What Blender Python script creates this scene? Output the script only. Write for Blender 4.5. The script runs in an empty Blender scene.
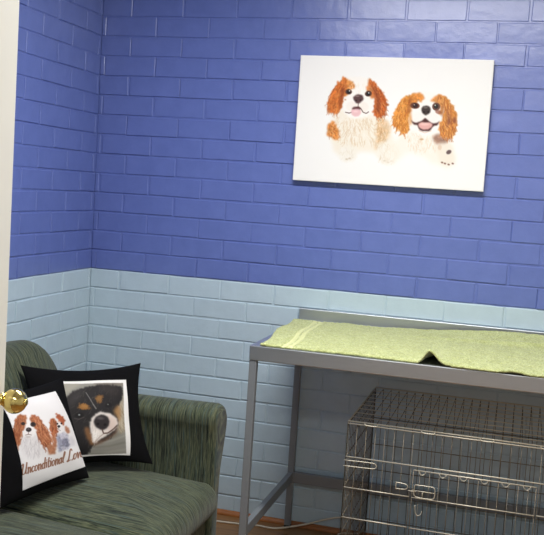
import bpy, bmesh, math, random
import numpy as np
from mathutils import Vector, Matrix, noise as mnoise

random.seed(7)
rng = np.random.RandomState(11)
PI = math.pi
COL = bpy.context.scene.collection
PAINT_Z = 1.032          # height where the light lower paint meets the dark upper paint
COURSE = 0.086
BRICK = 0.240

# ------------------------------------------------------------------ materials
def lin(c):
    c = c / 255.0
    return c / 12.92 if c <= 0.04045 else ((c + 0.055) / 1.055) ** 2.4

def rgb(r, g, b):
    return (lin(r), lin(g), lin(b), 1.0)

class NT:
    """small helper for building node materials"""
    def __init__(self, name):
        self.m = bpy.data.materials.new(name)
        self.m.use_nodes = True
        self.t = self.m.node_tree
        self.b = self.t.nodes['Principled BSDF']
    def n(self, kind, **kw):
        nd = self.t.nodes.new(kind)
        for k, v in kw.items():
            setattr(nd, k, v)
        return nd
    def l(self, a, b):
        self.t.links.new(a, b)
    def coords(self, scale=(1, 1, 1)):
        tc = self.n('ShaderNodeTexCoord')
        mp = self.n('ShaderNodeMapping')
        mp.inputs['Scale'].default_value = scale
        self.l(tc.outputs['Object'], mp.inputs['Vector'])
        return mp.outputs['Vector']
    def noise(self, vec, scale, detail=3.0, rough=0.5):
        nd = self.n('ShaderNodeTexNoise')
        nd.inputs['Scale'].default_value = scale
        nd.inputs['Detail'].default_value = detail
        nd.inputs['Roughness'].default_value = rough
        self.l(vec, nd.inputs['Vector'])
        return nd.outputs['Fac']
    def ramp(self, fac, stops, interp='LINEAR'):
        nd = self.n('ShaderNodeValToRGB')
        nd.color_ramp.interpolation = interp
        e = nd.color_ramp.elements
        while len(e) < len(stops):
            e.new(0.5)
        for i, (p, c) in enumerate(stops):
            e[i].position = p
            e[i].color = c
        self.l(fac, nd.inputs['Fac'])
        return nd.outputs['Color']
    def bump(self, h, strength, dist=0.002, normal=None):
        nd = self.n('ShaderNodeBump')
        nd.inputs['Strength'].default_value = strength
        nd.inputs['Distance'].default_value = dist
        self.l(h, nd.inputs['Height'])
        if normal is not None:
            self.l(normal, nd.inputs['Normal'])
        self.l(nd.outputs['Normal'], self.b.inputs['Normal'])
        return nd.outputs['Normal']
    def set(self, color=None, rough=None, metal=None, spec=None):
        if color is not None: self.b.inputs['Base Color'].default_value = color
        if rough is not None: self.b.inputs['Roughness'].default_value = rough
        if metal is not None: self.b.inputs['Metallic'].default_value = metal
        if spec is not None: self.b.inputs['Specular IOR Level'].default_value = spec
        return self

def mat_brick():
    k = NT('painted_brick')
    tc = k.n('ShaderNodeTexCoord')
    sep = k.n('ShaderNodeSeparateXYZ')
    k.l(tc.outputs['Object'], sep.inputs[0])
    wob = k.noise(tc.outputs['Object'], 9.0, 3)
    ma = k.n('ShaderNodeMath', operation='MULTIPLY_ADD')
    ma.inputs[1].default_value = 0.006
    k.l(wob, ma.inputs[0]); k.l(sep.outputs['Z'], ma.inputs[2])
    gt = k.n('ShaderNodeMath', operation='GREATER_THAN')
    gt.inputs[1].default_value = PAINT_Z + 0.003
    k.l(ma.outputs[0], gt.inputs[0])
    mottle = k.noise(tc.outputs['Object'], 14.0, 5, 0.6)
    hi = k.ramp(mottle, [(0.3, rgb(91, 108, 174)), (0.7, rgb(99, 116, 183))])
    lo = k.ramp(mottle, [(0.3, rgb(178, 198, 211)), (0.7, rgb(185, 205, 218))])
    mx = k.n('ShaderNodeMix', data_type='RGBA')
    k.l(gt.outputs[0], mx.inputs['Factor'])
    k.l(lo, mx.inputs['A']); k.l(hi, mx.inputs['B'])
    k.l(mx.outputs['Result'], k.b.inputs['Base Color'])
    fine = k.noise(tc.outputs['Object'], 160.0, 4, 0.6)
    big = k.noise(tc.outputs['Object'], 22.0, 3, 0.5)
    n1 = k.bump(big, 0.35, 0.004)
    k.bump(fine, 0.30, 0.0012, n1)
    k.set(rough=0.31, spec=0.8)
    return k.m

def mat_plain(name, color, rough=0.5, metal=0.0, spec=0.5, bump=None):
    k = NT(name).set(color, rough, metal, spec)
    if bump:
        k.bump(k.noise(k.coords(), bump[0], 4), bump[1], 0.001)
    return k.m

def mat_floor():
    k = NT('timber_floor')
    v = k.coords((1.2, 14, 1))
    g = k.noise(v, 4.0, 6, 0.6)
    k.l(k.ramp(g, [(0.25, rgb(108, 76, 44)), (0.5, rgb(136, 98, 58)), (0.75, rgb(152, 112, 70))]), k.b.inputs['Base Color'])
    k.set(rough=0.35)
    return k.m

def mat_wood():
    k = NT('stained_timber_bead')
    g = k.noise(k.coords((3, 3, 30)), 5.0, 4, 0.6)
    k.l(k.ramp(g, [(0.3, rgb(136, 82, 40)), (0.7, rgb(168, 106, 56))]), k.b.inputs['Base Color'])
    k.set(rough=0.4)
    return k.m

def mat_fabric(name, axis):
    """striped chenille; colour bands change along one object axis and run along the others"""
    k = NT(name)
    s1 = [5, 5, 5]; s1[axis] = 170
    s2 = [13, 13, 13]; s2[axis] = 330
    s3 = [3, 3, 3]; s3[axis] = 50
    a = k.noise(k.coords(s1), 1.0, 2, 0.5)
    b = k.noise(k.coords(s2), 1.0, 2, 0.5)
    c = k.noise(k.coords(s3), 1.0, 1, 0.5)
    ca = k.ramp(a, [(0.38, rgb(19, 28, 26)), (0.44, rgb(47, 60, 50)), (0.485, rgb(95, 104, 77)),
                    (0.52, rgb(26, 37, 35)), (0.57, rgb(105, 108, 79)), (0.63, rgb(62, 83, 83))])
    cb = k.ramp(b, [(0.38, rgb(17, 21, 20)), (0.47, rgb(50, 59, 50)), (0.55, rgb(107, 111, 86)), (0.62, rgb(28, 34, 33))])
    m1 = k.n('ShaderNodeMix', data_type='RGBA')
    m1.inputs['Factor'].default_value = 0.45
    k.l(ca, m1.inputs['A']); k.l(cb, m1.inputs['B'])
    m2 = k.n('ShaderNodeMix', data_type='RGBA', blend_type='SOFT_LIGHT')
    m2.inputs['Factor'].default_value = 0.0
    k.l(m1.outputs['Result'], m2.inputs['A'])
    k.l(k.ramp(c, [(0.3, rgb(119, 134, 123)), (0.7, rgb(123, 123, 108))]), m2.inputs['B'])
    k.l(m2.outputs['Result'], k.b.inputs['Base Color'])
    n1 = k.bump(b, 0.5, 0.002)
    k.bump(k.noise(k.coords(), 500, 2), 0.3, 0.001, n1)
    k.set(rough=0.95, spec=0.15)
    k.b.inputs['Sheen Weight'].default_value = 0.15
    return k.m

def mat_towel(name, c1, c2, c3):
    k = NT(name)
    v = k.coords()
    a = k.noise(v, 190.0, 4, 0.7)
    b = k.noise(v, 30.0, 3, 0.6)
    m = k.n('ShaderNodeMix', data_type='RGBA', blend_type='MULTIPLY')
    m.inputs['Factor'].default_value = 0.6
    k.l(k.ramp(a, [(0.32, c1), (0.5, c2), (0.66, c3)]), m.inputs['A'])
    k.l(k.ramp(b, [(0.3, rgb(225, 222, 200)), (0.6, rgb(255, 255, 255))]), m.inputs['B'])
    k.l(m.outputs['Result'], k.b.inputs['Base Color'])
    k.bump(a, 0.9, 0.004)
    k.set(rough=1.0, spec=0.1)
    k.b.inputs['Sheen Weight'].default_value = 0.3
    return k.m

def mat_steel(name, color, rough, axis_scale):
    k = NT(name)
    g = k.noise(k.coords(axis_scale), 6.0, 4, 0.6)
    mr = k.n('ShaderNodeMapRange')
    mr.inputs['To Min'].default_value = rough - 0.08
    mr.inputs['To Max'].default_value = rough + 0.08
    k.l(g, mr.inputs['Value'])
    k.l(mr.outputs['Result'], k.b.inputs['Roughness'])
    k.bump(g, 0.08, 0.0005)
    k.set(color, None, 1.0)
    return k.m

def mat_print(name, rough=0.7, weave=900, strength=0.2):
    k = NT(name)
    at = k.n('ShaderNodeAttribute', attribute_name='print_color')
    k.l(at.outputs['Color'], k.b.inputs['Base Color'])
    k.bump(k.noise(k.coords(), weave, 2), strength, 0.0006)
    k.set(rough=rough, spec=0.25)
    return k.m

def mat_emit(name, color, s):
    k = NT(name).set(color, 0.5)
    k.b.inputs['Emission Color'].default_value = color
    k.b.inputs['Emission Strength'].default_value = s
    return k.m

M = {
    'brick': mat_brick(),
    'ceiling': mat_plain('white_ceiling_paint', rgb(232, 230, 224), 0.9, bump=(60, 0.1)),
    'plaster': mat_plain('cream_wall_paint', rgb(214, 214, 208), 0.8, bump=(80, 0.1)),
    'floor': mat_floor(),
    'wood': mat_wood(),
    'door': mat_plain('cream_door_gloss_paint', rgb(236, 235, 226), 0.4, bump=(35, 0.06)),
    'brass': mat_plain('polished_brass', rgb(226, 206, 132), 0.16, 1.0),
    'fabric_y': mat_fabric('green_striped_fabric_across_seat', 1),
    'fabric_x': mat_fabric('green_striped_fabric_over_arm', 0),
    'feet': mat_plain('dark_wood_foot', rgb(50, 34, 24), 0.5),
    'black': mat_plain('black_cushion_cloth', rgb(11, 11, 13), 0.95, spec=0.12, bump=(600, 0.25)),
    'canvas_side': mat_plain('white_canvas_cloth', rgb(244, 242, 238), 0.8, bump=(900, 0.1)),
    'frame_timber': mat_plain('pale_stretcher_timber', rgb(190, 160, 118), 0.7),
    'print': mat_print('printed_cloth'),
    'canvas_print': mat_print('printed_canvas', 0.75, 700, 0.12),
    'towel': mat_towel('lime_terry_cloth', rgb(140, 150, 92), rgb(188, 196, 136), rgb(212, 218, 164)),
    'towel_band': mat_plain('lime_woven_band', rgb(202, 206, 154), 0.9, spec=0.1, bump=(400, 0.3)),
    'steel': mat_steel('brushed_stainless_steel', rgb(192, 197, 203), 0.42, (2, 40, 40)),
    'tube': mat_plain('grey_painted_tube', rgb(130, 135, 140), 0.42, 0.2, bump=(90, 0.05)),
    'foot_cap': mat_plain('black_rubber', rgb(25, 25, 25), 0.8),
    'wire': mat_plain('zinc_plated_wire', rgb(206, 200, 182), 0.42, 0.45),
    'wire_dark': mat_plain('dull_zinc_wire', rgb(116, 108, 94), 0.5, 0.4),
    'tray': mat_plain('black_plastic_tray', rgb(30, 31, 34), 0.5),
    'cord': mat_plain('off_white_flex', rgb(206, 198, 180), 0.5),
    'lamp_white': mat_plain('white_lamp_housing', rgb(235, 235, 232), 0.4),
    'tube_light': mat_emit('fluorescent_diffuser', rgb(255, 250, 240), 6.0),
}

# ------------------------------------------------------------------ mesh helpers
def new_obj(name, verts, faces, mat, parent=None, smooth=False, mats=None, fmat=None):
    me = bpy.data.meshes.new(name)
    me.from_pydata([tuple(v) for v in verts], [], faces)
    for m in (mats or [mat]):
        me.materials.append(m)
    if fmat is not None:
        me.polygons.foreach_set('material_index', fmat)
    if smooth:
        me.polygons.foreach_set('use_smooth', [True] * len(me.polygons))
    me.update()
    o = bpy.data.objects.new(name, me)
    COL.objects.link(o)
    if parent:
        o.parent = parent
    return o

def from_bm(name, bm, mat, parent=None, smooth=False):
    bmesh.ops.recalc_face_normals(bm, faces=bm.faces)
    me = bpy.data.meshes.new(name)
    bm.to_mesh(me); bm.free()
    me.materials.append(mat)
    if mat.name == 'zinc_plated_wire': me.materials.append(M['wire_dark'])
    if smooth:
        me.polygons.foreach_set('use_smooth', [True] * len(me.polygons))
    o = bpy.data.objects.new(name, me)
    COL.objects.link(o)
    if parent:
        o.parent = parent
    return o

def bx(bm, x0, x1, y0, y1, z0, z1, bev=0.0, seg=2):
    r = bmesh.ops.create_cube(bm, size=1.0)
    vs = r['verts']
    for v in vs:
        v.co = Vector((x0 + (v.co.x + .5) * (x1 - x0), y0 + (v.co.y + .5) * (y1 - y0), z0 + (v.co.z + .5) * (z1 - z0)))
    if bev > 0:
        es = list({e for v in vs for e in v.link_edges})
        bmesh.ops.bevel(bm, geom=es, offset=bev, segments=seg, profile=0.5, affect='EDGES')

def box(name, x0, x1, y0, y1, z0, z1, mat, parent=None, bev=0.002, seg=2):
    bm = bmesh.new()
    bx(bm, x0, x1, y0, y1, z0, z1, bev, seg)
    return from_bm(name, bm, mat, parent)

def tube(bm, pts, r, n=6, closed=False):
    """sweep a round section along points"""
    pts = [Vector(p) for p in pts]
    N = len(pts)
    rings = []
    up = None
    for i, p in enumerate(pts):
        if closed:
            t = pts[(i + 1) % N] - pts[i - 1]
        else:
            t = pts[min(i + 1, N - 1)] - pts[max(i - 1, 0)]
        t.normalize()
        if up is None:
            up = Vector((0, 0, 1)) if abs(t.z) < 0.9 else Vector((1, 0, 0))
        a = (up - t * up.dot(t))
        if a.length < 1e-5:
            a = t.orthogonal()
        a.normalize(); up = a
        b = t.cross(a)
        rings.append([bm.verts.new(p + a * (r * math.cos(2 * PI * k / n)) + b * (r * math.sin(2 * PI * k / n))) for k in range(n)])
    M_ = N if closed else N - 1
    for i in range(M_):
        A, B = rings[i], rings[(i + 1) % N]
        for k in range(n):
            bm.faces.new((A[k], A[(k + 1) % n], B[(k + 1) % n], B[k]))
    if not closed:
        bm.faces.new(list(reversed(rings[0]))); bm.faces.new(rings[-1])

def smooth_path(pts, n=8):
    out = []
    P = [Vector(p) for p in pts]
    for i in range(len(P) - 1):
        p0 = P[max(i - 1, 0)]; p1 = P[i]; p2 = P[i + 1]; p3 = P[min(i + 2, len(P) - 1)]
        for k in range(n):
            t = k / n
            out.append(0.5 * ((2 * p1) + (p2 - p0) * t + (2 * p0 - 5 * p1 + 4 * p2 - p3) * t * t + (3 * p1 - p0 - 3 * p2 + p3) * t ** 3))
    out.append(P[-1])
    return out

def lathe(bm, prof, n=32, mat4=None):
    """profile of (radius, height) about local Z"""
    rings = []
    for r, h in prof:
        rings.append([bm.verts.new(Vector((r * math.cos(2 * PI * k / n), r * math.sin(2 * PI * k / n), h))) for k in range(n)])
    for A, B in zip(rings[:-1], rings[1:]):
        for k in range(n):
            bm.faces.new((A[k], A[(k + 1) % n], B[(k + 1) % n], B[k]))
    bm.faces.new(list(reversed(rings[0]))); bm.faces.new(rings[-1])
    if mat4 is not None:
        for R in rings:
            for v in R:
                v.co = mat4 @ v.co

def rrect(w, h, R, n=10):
    pts = []
    for cx, cy, a0 in ((w / 2 - R, h / 2 - R, 0), (-w / 2 + R, h / 2 - R, 90), (-w / 2 + R, -h / 2 + R, 180), (w / 2 - R, -h / 2 + R, 270)):
        for k in range(n + 1):
            a = math.radians(a0 + 90 * k / n)
            pts.append((cx + R * math.cos(a), cy + R * math.sin(a)))
    return pts

def slab(w, h, R, thick, r, crown, steps=6, inner=6, bottom_crown=0.0):
    """rounded cushion: outline w x h with corner radius R in local XY, thickness along Z, edges rolled with radius r"""
    verts, faces = [], []
    loops = []
    n = 10
    def add(inset, z):
        base = len(verts)
        for x, y in rrect(w - 2 * inset, h - 2 * inset, max(R - inset, 0.002), n):
            verts.append((x, y, z))
        loops.append(base)
    cnt = 4 * (n + 1)
    # bottom centre to edge
    def face(sign, cr):
        out = []
        lim = min(w, h) / 2
        for i in range(inner):
            f = i / inner
            ins = r + (lim * 0.96 - r) * (1 - f)
            out.append((ins, sign * (thick / 2 + cr * (1 - f ** 2))))
        for k in range(steps + 1):
            a = PI / 2 * k / steps
            out.append((r * (1 - math.sin(a)), sign * (thick / 2 - r + r * math.cos(a))))
        return out
    seq = face(-1, bottom_crown) + list(reversed(face(1, crown)))
    for ins, z in seq:
        add(ins, z)
    for a, b in zip(loops[:-1], loops[1:]):
        for k in range(cnt):
            k2 = (k + 1) % cnt
            faces.append((a + k, a + k2, b + k2, b + k))
    faces.append(tuple(reversed(range(loops[0], loops[0] + cnt))))
    faces.append(tuple(range(loops[-1], loops[-1] + cnt)))
    return verts, faces

def place(verts, mat4):
    return [mat4 @ Vector(v) for v in verts]

def frame(o, xa, ya, za):
    """matrix from three axis vectors"""
    xa, ya, za = Vector(xa), Vector(ya), Vector(za)
    return Matrix(((xa.x, ya.x, za.x, o[0]), (xa.y, ya.y, za.y, o[1]), (xa.z, ya.z, za.z, o[2]), (0, 0, 0, 1)))

def tag(o, label=None, cat=None, group=None, kind=None):
    if label: o['label'] = label
    if cat: o['category'] = cat
    if group: o['group'] = group
    if kind: o['kind'] = kind
    return o

def empty(name, loc=(0, 0, 0)):
    o = bpy.data.objects.new(name, None)
    COL.objects.link(o)
    o.location = loc
    o.empty_display_size = 0.1
    return o

def rebase(root):
    """parts are modelled in room coordinates: keep them there under a root standing at the thing's base"""
    inv = Matrix.Translation(-Vector(root.location))
    for c in root.children:
        c.data.transform(inv)
        for d in c.children:
            d.data.transform(inv)

# ------------------------------------------------------------------ the room
RX, RYN, RZ = 3.30, -5.0, 2.60

def brick_wall(name, axis, length, off_even):
    verts, faces = [], []
    rw = random.Random(5 if axis == 'x' else 9)
    def P(u, z, d):
        # u along the wall from the corner, d = height out of the wall
        return (u, -d, z) if axis == 'x' else (d, -u, z)
    # mortar ground and wall body behind it
    b = len(verts)
    for (u, z, d) in ((-.11, 0, -.0034), (length, 0, -.0034), (length, RZ, -.0034), (-.11, RZ, -.0034),
                      (-.11, 0, -.11), (length, 0, -.11), (length, RZ, -.11), (-.11, RZ, -.11)):
        verts.append(P(u, z, d))
    for f in ((0, 1, 2, 3), (7, 6, 5, 4), (0, 4, 5, 1), (1, 5, 6, 2), (2, 6, 7, 3), (3, 7, 4, 0)):
        faces.append(tuple(b + i for i in f))
    for c in range(-12, 19):
        z0 = PAINT_Z + c * COURSE + .0025
        z1 = min(z0 + COURSE - .0050, RZ - .002)
        if z1 - z0 < .02: continue
        off = off_even if c % 2 == 0 else off_even + BRICK / 2
        k = -2
        row_d = rw.uniform(-.0006, .0008)
        while True:
            u0 = off + k * BRICK + .0024 + rw.uniform(-.003, .003)
            u1 = off + (k + 1) * BRICK - .0024 + rw.uniform(-.003, .003)
            k += 1
            if u1 < .006: continue
            if u0 > length: break
            u0 = max(u0, .001); u1 = min(u1, length)
            if u1 - u0 < .008: continue
            dd = row_d + rw.uniform(-.0012, .0012)
            tilt = rw.uniform(-.0008, .0008)
            b = len(verts)
            j = [(rw.uniform(-.0012, .0012), rw.uniform(-.0014, .0014)) for _ in range(4)]
            for ins, d in ((0, -.0040), (.0010, -.0010), (.0028, .0004)):
                for q, (u, z, su, sz) in enumerate(((u0, z0, 1, 1), (u1, z0, -1, 1), (u1, z1, -1, -1), (u0, z1, 1, -1))):
                    dz = d + (dd + (tilt if q in (2, 3) else -tilt) if ins else 0)
                    verts.append(P(u + su * ins + j[q][0], z + sz * ins + j[q][1], dz))
            for L in (0, 4):
                for q in range(4):
                    q2 = (q + 1) % 4
                    faces.append((b + L + q, b + L + q2, b + L + 4 + q2, b + L + 4 + q))
            faces.append((b + 8, b + 9, b + 10, b + 11))
    if axis == 'y':
        faces = [tuple(reversed(f)) for f in faces]
    o = new_obj(name, verts, faces, M['brick'])
    return o

wb = brick_wall('wall_back', 'x', RX, 0.0228)
tag(wb, kind='structure')
wl = brick_wall('wall_left', 'y', 5.0, 0.0224 + BRICK / 2)
tag(wl, kind='structure')
tag(box('wall_right', RX, RX + .1, RYN, .11, 0, RZ, M['plaster'], bev=0), kind='structure')
tag(box('wall_front', -.11, RX + .1, RYN - .1, RYN, 0, RZ, M['plaster'], bev=0), kind='structure')
tag(box('floor', -.11, RX + .1, RYN - .1, .11, -.08, 0, M['floor'], bev=0), kind='structure')
tag(box('ceiling', -.11, RX + .1, RYN - .1, .11, RZ, RZ + .08, M['ceiling'], bev=0), kind='structure')

def bead(name, axis, length):
    prof = [(0, 0)] + [(.019 * math.cos(a), .019 * math.sin(a)) for a in [PI / 2 * i / 6 for i in range(7)]]
    verts = []
    for u in (0.019 if axis == 'y' else 0, length):
        for d, z in prof:
            d += .002
            verts.append((u, -d, z + .0005) if axis == 'x' else (d, -u, z + .0005))
    n = len(prof)
    faces = [(i, (i + 1) % n, n + (i + 1) % n, n + i) for i in range(n)] + [tuple(range(n)), tuple(range(n, 2 * n))]
    bm = bmesh.new()
    vs = [bm.verts.new(v) for v in verts]
    for f in faces: bm.faces.new([vs[i] for i in f])
    return tag(from_bm(name, bm, M['wood']), kind='structure')
bead('baseboard_back', 'x', RX)
bead('baseboard_left', 'y', 4.9)

# ------------------------------------------------------------------ the door on the left, standing open
DX = 0.958                     # face towards the room
DY1, DY0 = -2.249, -3.08
box_partition = tag(box('wall_partition', 0.0, DX - .05, DY0 - .12, DY0 - .02, 0, RZ, M['plaster'], bev=0), kind='structure')
door = box('door_1', DX - .036, DX, DY0, DY1, .012, 2.04, M['door'], bev=.0012)
tag(door, 'cream painted door standing open at the left, with round brass knob', None, None, 'structure')
kc = Vector((1.011, -2.300, 1.034))
m4 = frame((DX, kc.y, kc.z), (0, 1, 0), (0, 0, 1), (1, 0, 0))
h = kc.x - DX
bm = bmesh.new()
lathe(bm, [(.001, 0), (.031, 0), (.031, .003), (.027, .006), (.014, .008), (.0115, .012), (.0105, h - .026), (.0125, h - .0215)], 36, m4)
stem = from_bm('knob_rose', bm, M['brass'], door, True)
stem['label'] = 'brass rose and shank'
bm = bmesh.new()
prof = []
R_ = .0230
for i in range(0, 25):
    a = -PI / 2 * .80 + (PI / 2 * .80 + PI / 2 * .985) * i / 24
    prof.append((max(R_ * math.cos(a), .0008), h + R_ * .96 * math.sin(a)))
lathe(bm, prof, 40, m4)
knob = from_bm('door_knob', bm, M['brass'], door, True)
knob['label'] = 'round polished brass knob'
bm = bmesh.new()
lathe(bm, [(.006, h + .0205), (.006, h + .0236), (.0046, h + .0242), (.0012, h + .0243)], 20, m4)
from_bm('thumb_button', bm, M['brass'], knob, True)
for i, z in enumerate((.25, 1.02, 1.80)):
    bm = bmesh.new()
    lathe(bm, [(.006, z - .05), (.0065, z - .048), (.0065, z + .048), (.006, z + .05)], 14, Matrix.Translation((DX + .004, DY0 - .004, 0)))
    from_bm('hinge', bm, M['brass'], door, True)

# ------------------------------------------------------------------ sofa
sofa = empty('sofa', (0.48, -1.595, 0))
tag(sofa, 'low three-seat sofa in green striped fabric in the corner of the room', 'sofa')
SY0, SY1 = -2.03, -0.60

def arm(name, inner, sign):
    """scroll arm: section in (y, z) pushed along X; sign=+1 is the far arm"""
    prof = [(0.000, .06), (0.000, .30), (.002, .46), (-.004, .56), (-.012, .605), (-.008, .636), (.014, .656), (.048, .664),
            (.085, .660), (.116, .645), (.138, .615), (.143, .580), (.134, .530), (.115, .470), (.098, .410), (.092, .34), (.092, .06)]
    P = smooth_path([(a, b, 0) for a, b in prof] , 4)
    P = [(p.x, p.y) for p in P]
    cx, cz = .05, .45
    verts, faces = [], []
    n = len(P)
    layers = []
    X0, X1, r = .05, .885, .03
    for k in range(7):
        a = PI / 2 * k / 6
        layers.append((X0 + r * (1 - math.sin(a)), r * (1 - math.cos(a)) if False else r * (1 - math.sin(a * 1.0)) * 0 + r * (math.cos(a))))
    layers = [(X0 + r - r * math.cos(PI / 2 * k / 6) if False else X0 + r * (1 - math.cos(PI / 2 * k / 6)), r * (1 - math.sin(PI / 2 * k / 6))) for k in range(7)]
    mids = [(X0 + r + (X1 - X0 - 2 * r) * i / 14, 0.0) for i in range(1, 14)]
    layers = layers + mids + [(X1 - (x - X0), ins) for x, ins in reversed(layers)]
    from_norm = []
    for i in range(n):
        a = P[i - 1] if i > 0 else P[i]
        b = P[i + 1] if i < n - 1 else P[i]
        t = Vector((b[0] - a[0], b[1] - a[1])).normalized()
        from_norm.append((t.y, -t.x))       # pointing into the section for this winding
    for x, ins in layers:
        for i in range(n):
            y = P[i][0] + from_norm[i][0] * ins
            z = P[i][1] + from_norm[i][1] * ins
            sag = .006 * math.sin(PI * min(max((x - X0) / (X1 - X0), 0), 1)) * (1 if z > .6 else 0)
            verts.append((x, inner + sign * y, z - sag))
    L = len(layers)
    for l in range(L - 1):
        for i in range(n):
            i2 = (i + 1) % n
            faces.append((l * n + i, l * n + i2, (l + 1) * n + i2, (l + 1) * n + i))
    faces.append(tuple(reversed(range(n)))); faces.append(tuple(range((L - 1) * n, L * n)))
    bm = bmesh.new()
    vs = [bm.verts.new(v) for v in verts]
    for f in faces: bm.faces.new([vs[i] for i in f])
    return from_bm(name, bm, M['fabric_x'], sofa, True)
arm('arm', -.742, 1)
arm('arm', -2.450, -1)

def cushion(name, o, xa, ya, za, w, h_, R, th, r, crown, mat, wob=0.0, seed=0):
    v, f = slab(w, h_, R, th, r, crown)
    if wob:
        v = [(x, y, z - (.034 * (max(x + .02, 0) / .33) ** 2 if name == 'seat_cushion' and z > -.02 else 0) + wob * mnoise.noise(Vector((x * 5 + seed, y * 5, 3.1))) * (1 if z > 0 else 0)) for x, y, z in v]
    bm = bmesh.new()
    vs = [bm.verts.new(frame(o, xa, ya, za) @ Vector(p)) for p in v]
    for q in f: bm.faces.new([vs[i] for i in q])
    return from_bm(name, bm, mat, sofa, True)

for i, yc in enumerate((-1.0265, -1.5965, -2.1665)):
    cushion('seat_cushion', (.585, yc, .352), (1, 0, 0), (0, 1, 0), (0, 0, 1), .66, .568, .045, .156, .05, .016, M['fabric_y'], .006, i * 7)
for i, yc in enumerate((-1.0, -1.596, -2.192)):
    t = math.radians(12)
    za = Vector((math.cos(t), 0, math.sin(t)))
    ya = Vector((-math.sin(t), 0, math.cos(t)))
    cushion('back_cushion', (.205, yc, .622), (0, 1, 0), ya, za, .598, .46, .20, .17, .07, .025, M['fabric_y'], .008, i * 5 + 2)
b = box('base', .07, .865, -2.45, -.74, .06, .272, M['fabric_y'], sofa, .012, 3)
b = box('back_frame', .03, .16, -2.54, -.655, .06, .74, M['fabric_y'], sofa, .04, 4)
for x in (.11, .82):
    for y in (-2.49, -.70):
        bm = bmesh.new()
        lathe(bm, [(.018, 0), (.020, .004), (.026, .062)], 16, Matrix.Translation((x, y, 0)))
        from_bm('foot', bm, M['feet'], sofa, True)
rebase(sofa)

# ------------------------------------------------------------------ steel bench
bench = empty('steel_bench', (1.88, -.37, 0))
tag(bench, 'long grey stainless steel bench on square legs against the brick wall', 'table')
BX0, BX1, BY0, BY1, BZ = .986, 2.786, -.735, -.026, .897
top = box('bench_top', BX0, BX1, BY0, BY1, BZ - .052, BZ, M['steel'], bench, .003, 2)
spl = box('splashback', BX0, BX1, BY1, BY1 + .022, BZ - .03, BZ + .051, M['steel'], bench, .002, 2)
LW = .026
for x in (BX0 + .001, BX1 - LW - .001):
    for y in (BY0 + .003, BY1 - LW + .004):
        leg = box('leg', x, x + LW, y, y + LW, .012, BZ - .052, M['tube'], bench, .002, 2)
        box('foot_cap', x - .001, x + LW + .001, y - .001, y + LW + .001, 0, .012, M['foot_cap'], leg, .002, 1)
for x in (BX0 + .003, BX1 - LW + .001):
    box('side_rail', x, x + .022, BY0 + .003 + LW, BY1 - LW + .004, .206, .244, M['tube'], bench, .002, 2)
box('back_rail', BX0 + LW, BX1 - LW, BY1 - .018, BY1 + .002, .200, .246, M['tube'], bench, .002, 2)
rebase(bench)

# ------------------------------------------------------------------ towel
def towel():
    X0, X1, Y0, Y1 = 1.035, 2.30, -.728, -.058
    NX, NY = 420, 220
    th = .007
    verts, faces, fm = [], [], []
    def height(x, y):
        f = (y - Y0) / (Y1 - Y0)
        z = .0045 + .003 * mnoise.noise(Vector((x * 7, y * 7, 0))) + .0022 * mnoise.noise(Vector((x * 22, y * 22, 4)))
        z += .0026 * mnoise.noise(Vector((x * 90, y * 90, 9))) + .0015 * mnoise.noise(Vector((x * 210, y * 210, 2)))
        d = y - Y0
        # lifted fold at the front edge
        wdt = .020 + .05 * max(d, 0)
        s = (x - 1.603 - .15 * d)
        a = .040 * math.exp(-max(d, 0) / .13)
        side = wdt * (1.0 if s < 0 else 1.75)
        z += a * math.exp(-(s / side) ** 2)
        s2 = (x - 1.885 - .1 * d)
        z += .006 * math.exp(-max(d, 0) / .05) * math.exp(-(s2 / .03) ** 2)
        # bunched up along the splashback towards the right
        t = min(max((x - 1.30) / .6, 0), 1)
        z += .036 * t * t * (3 - 2 * t) * max(0, (f - .70) / .30) ** 1.5
        z += .012 * math.exp(-((y + .21 - .10 * (x - 1.7)) / .02) ** 2) * t
        return max(z, .0012)
    def xy(i, j):
        u, v = i / NX, j / NY
        x = X0 + (X1 - X0) * u
        y = Y0 + (Y1 - Y0) * v
        # left end is not quite square to the bench
        x += (1 - u) ** 3 * (-.055 * v - .012 + .008 * math.sin(v * 9))
        y += .006 * math.sin(x * 6) * (1 - v) + .004 * math.sin(x * 17 + 1) * v
        # left front corner eases over the bench edge
        if v < .06: y -= .004 * (1 - v / .06)
        return x, y
    for j in range(NY + 1):
        for i in range(NX + 1):
            x, y = xy(i, j)
            e = min(i, NX - i, j, NY - j)
            z = height(x, y)
            edge = 1.0 if e > 3 else (.55 + .15 * e)
            band = .075 < (i / NX) * (X1 - X0) < .112
            verts.append((x, y, BZ + z + th * edge * (.45 if band else 1)))
    base = len(verts)
    for j in range(NY + 1):
        for i in range(NX + 1):
            x, y = xy(i, j)
            verts.append((x, y, BZ + max(height(x, y) - .003, .0008)))
    W_ = NX + 1
    for j in range(NY):
        for i in range(NX):
            a = j * W_ + i
            faces.append((a, a + 1, a + W_ + 1, a + W_))
            u = (i / NX) * (X1 - X0)
            band = .075 < u < .088 or .096 < u < .112
            fm.append(1 if band else 0)
            faces.append((base + a, base + a + W_, base + a + W_ + 1, base + a + 1)); fm.append(0)
    for i in range(NX):
        faces.append((i + 1, i, base + i, base + i + 1)); fm.append(0)
        a = NY * W_ + i
        faces.append((a, a + 1, base + a + 1, base + a)); fm.append(0)
    for j in range(NY):
        a = j * W_
        faces.append((a, a + W_, base + a + W_, base + a)); fm.append(0)
        a = j * W_ + NX
        faces.append((a + W_, a, base + a, base + a + W_)); fm.append(0)
    o = new_obj('bath_towel', verts, faces, None, None, True, [M['towel'], M['towel_band']], fm)
    return o
tw = towel()
tag(tw, 'lime green terry towel spread over the steel bench with a lifted front fold', 'towel')

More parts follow.
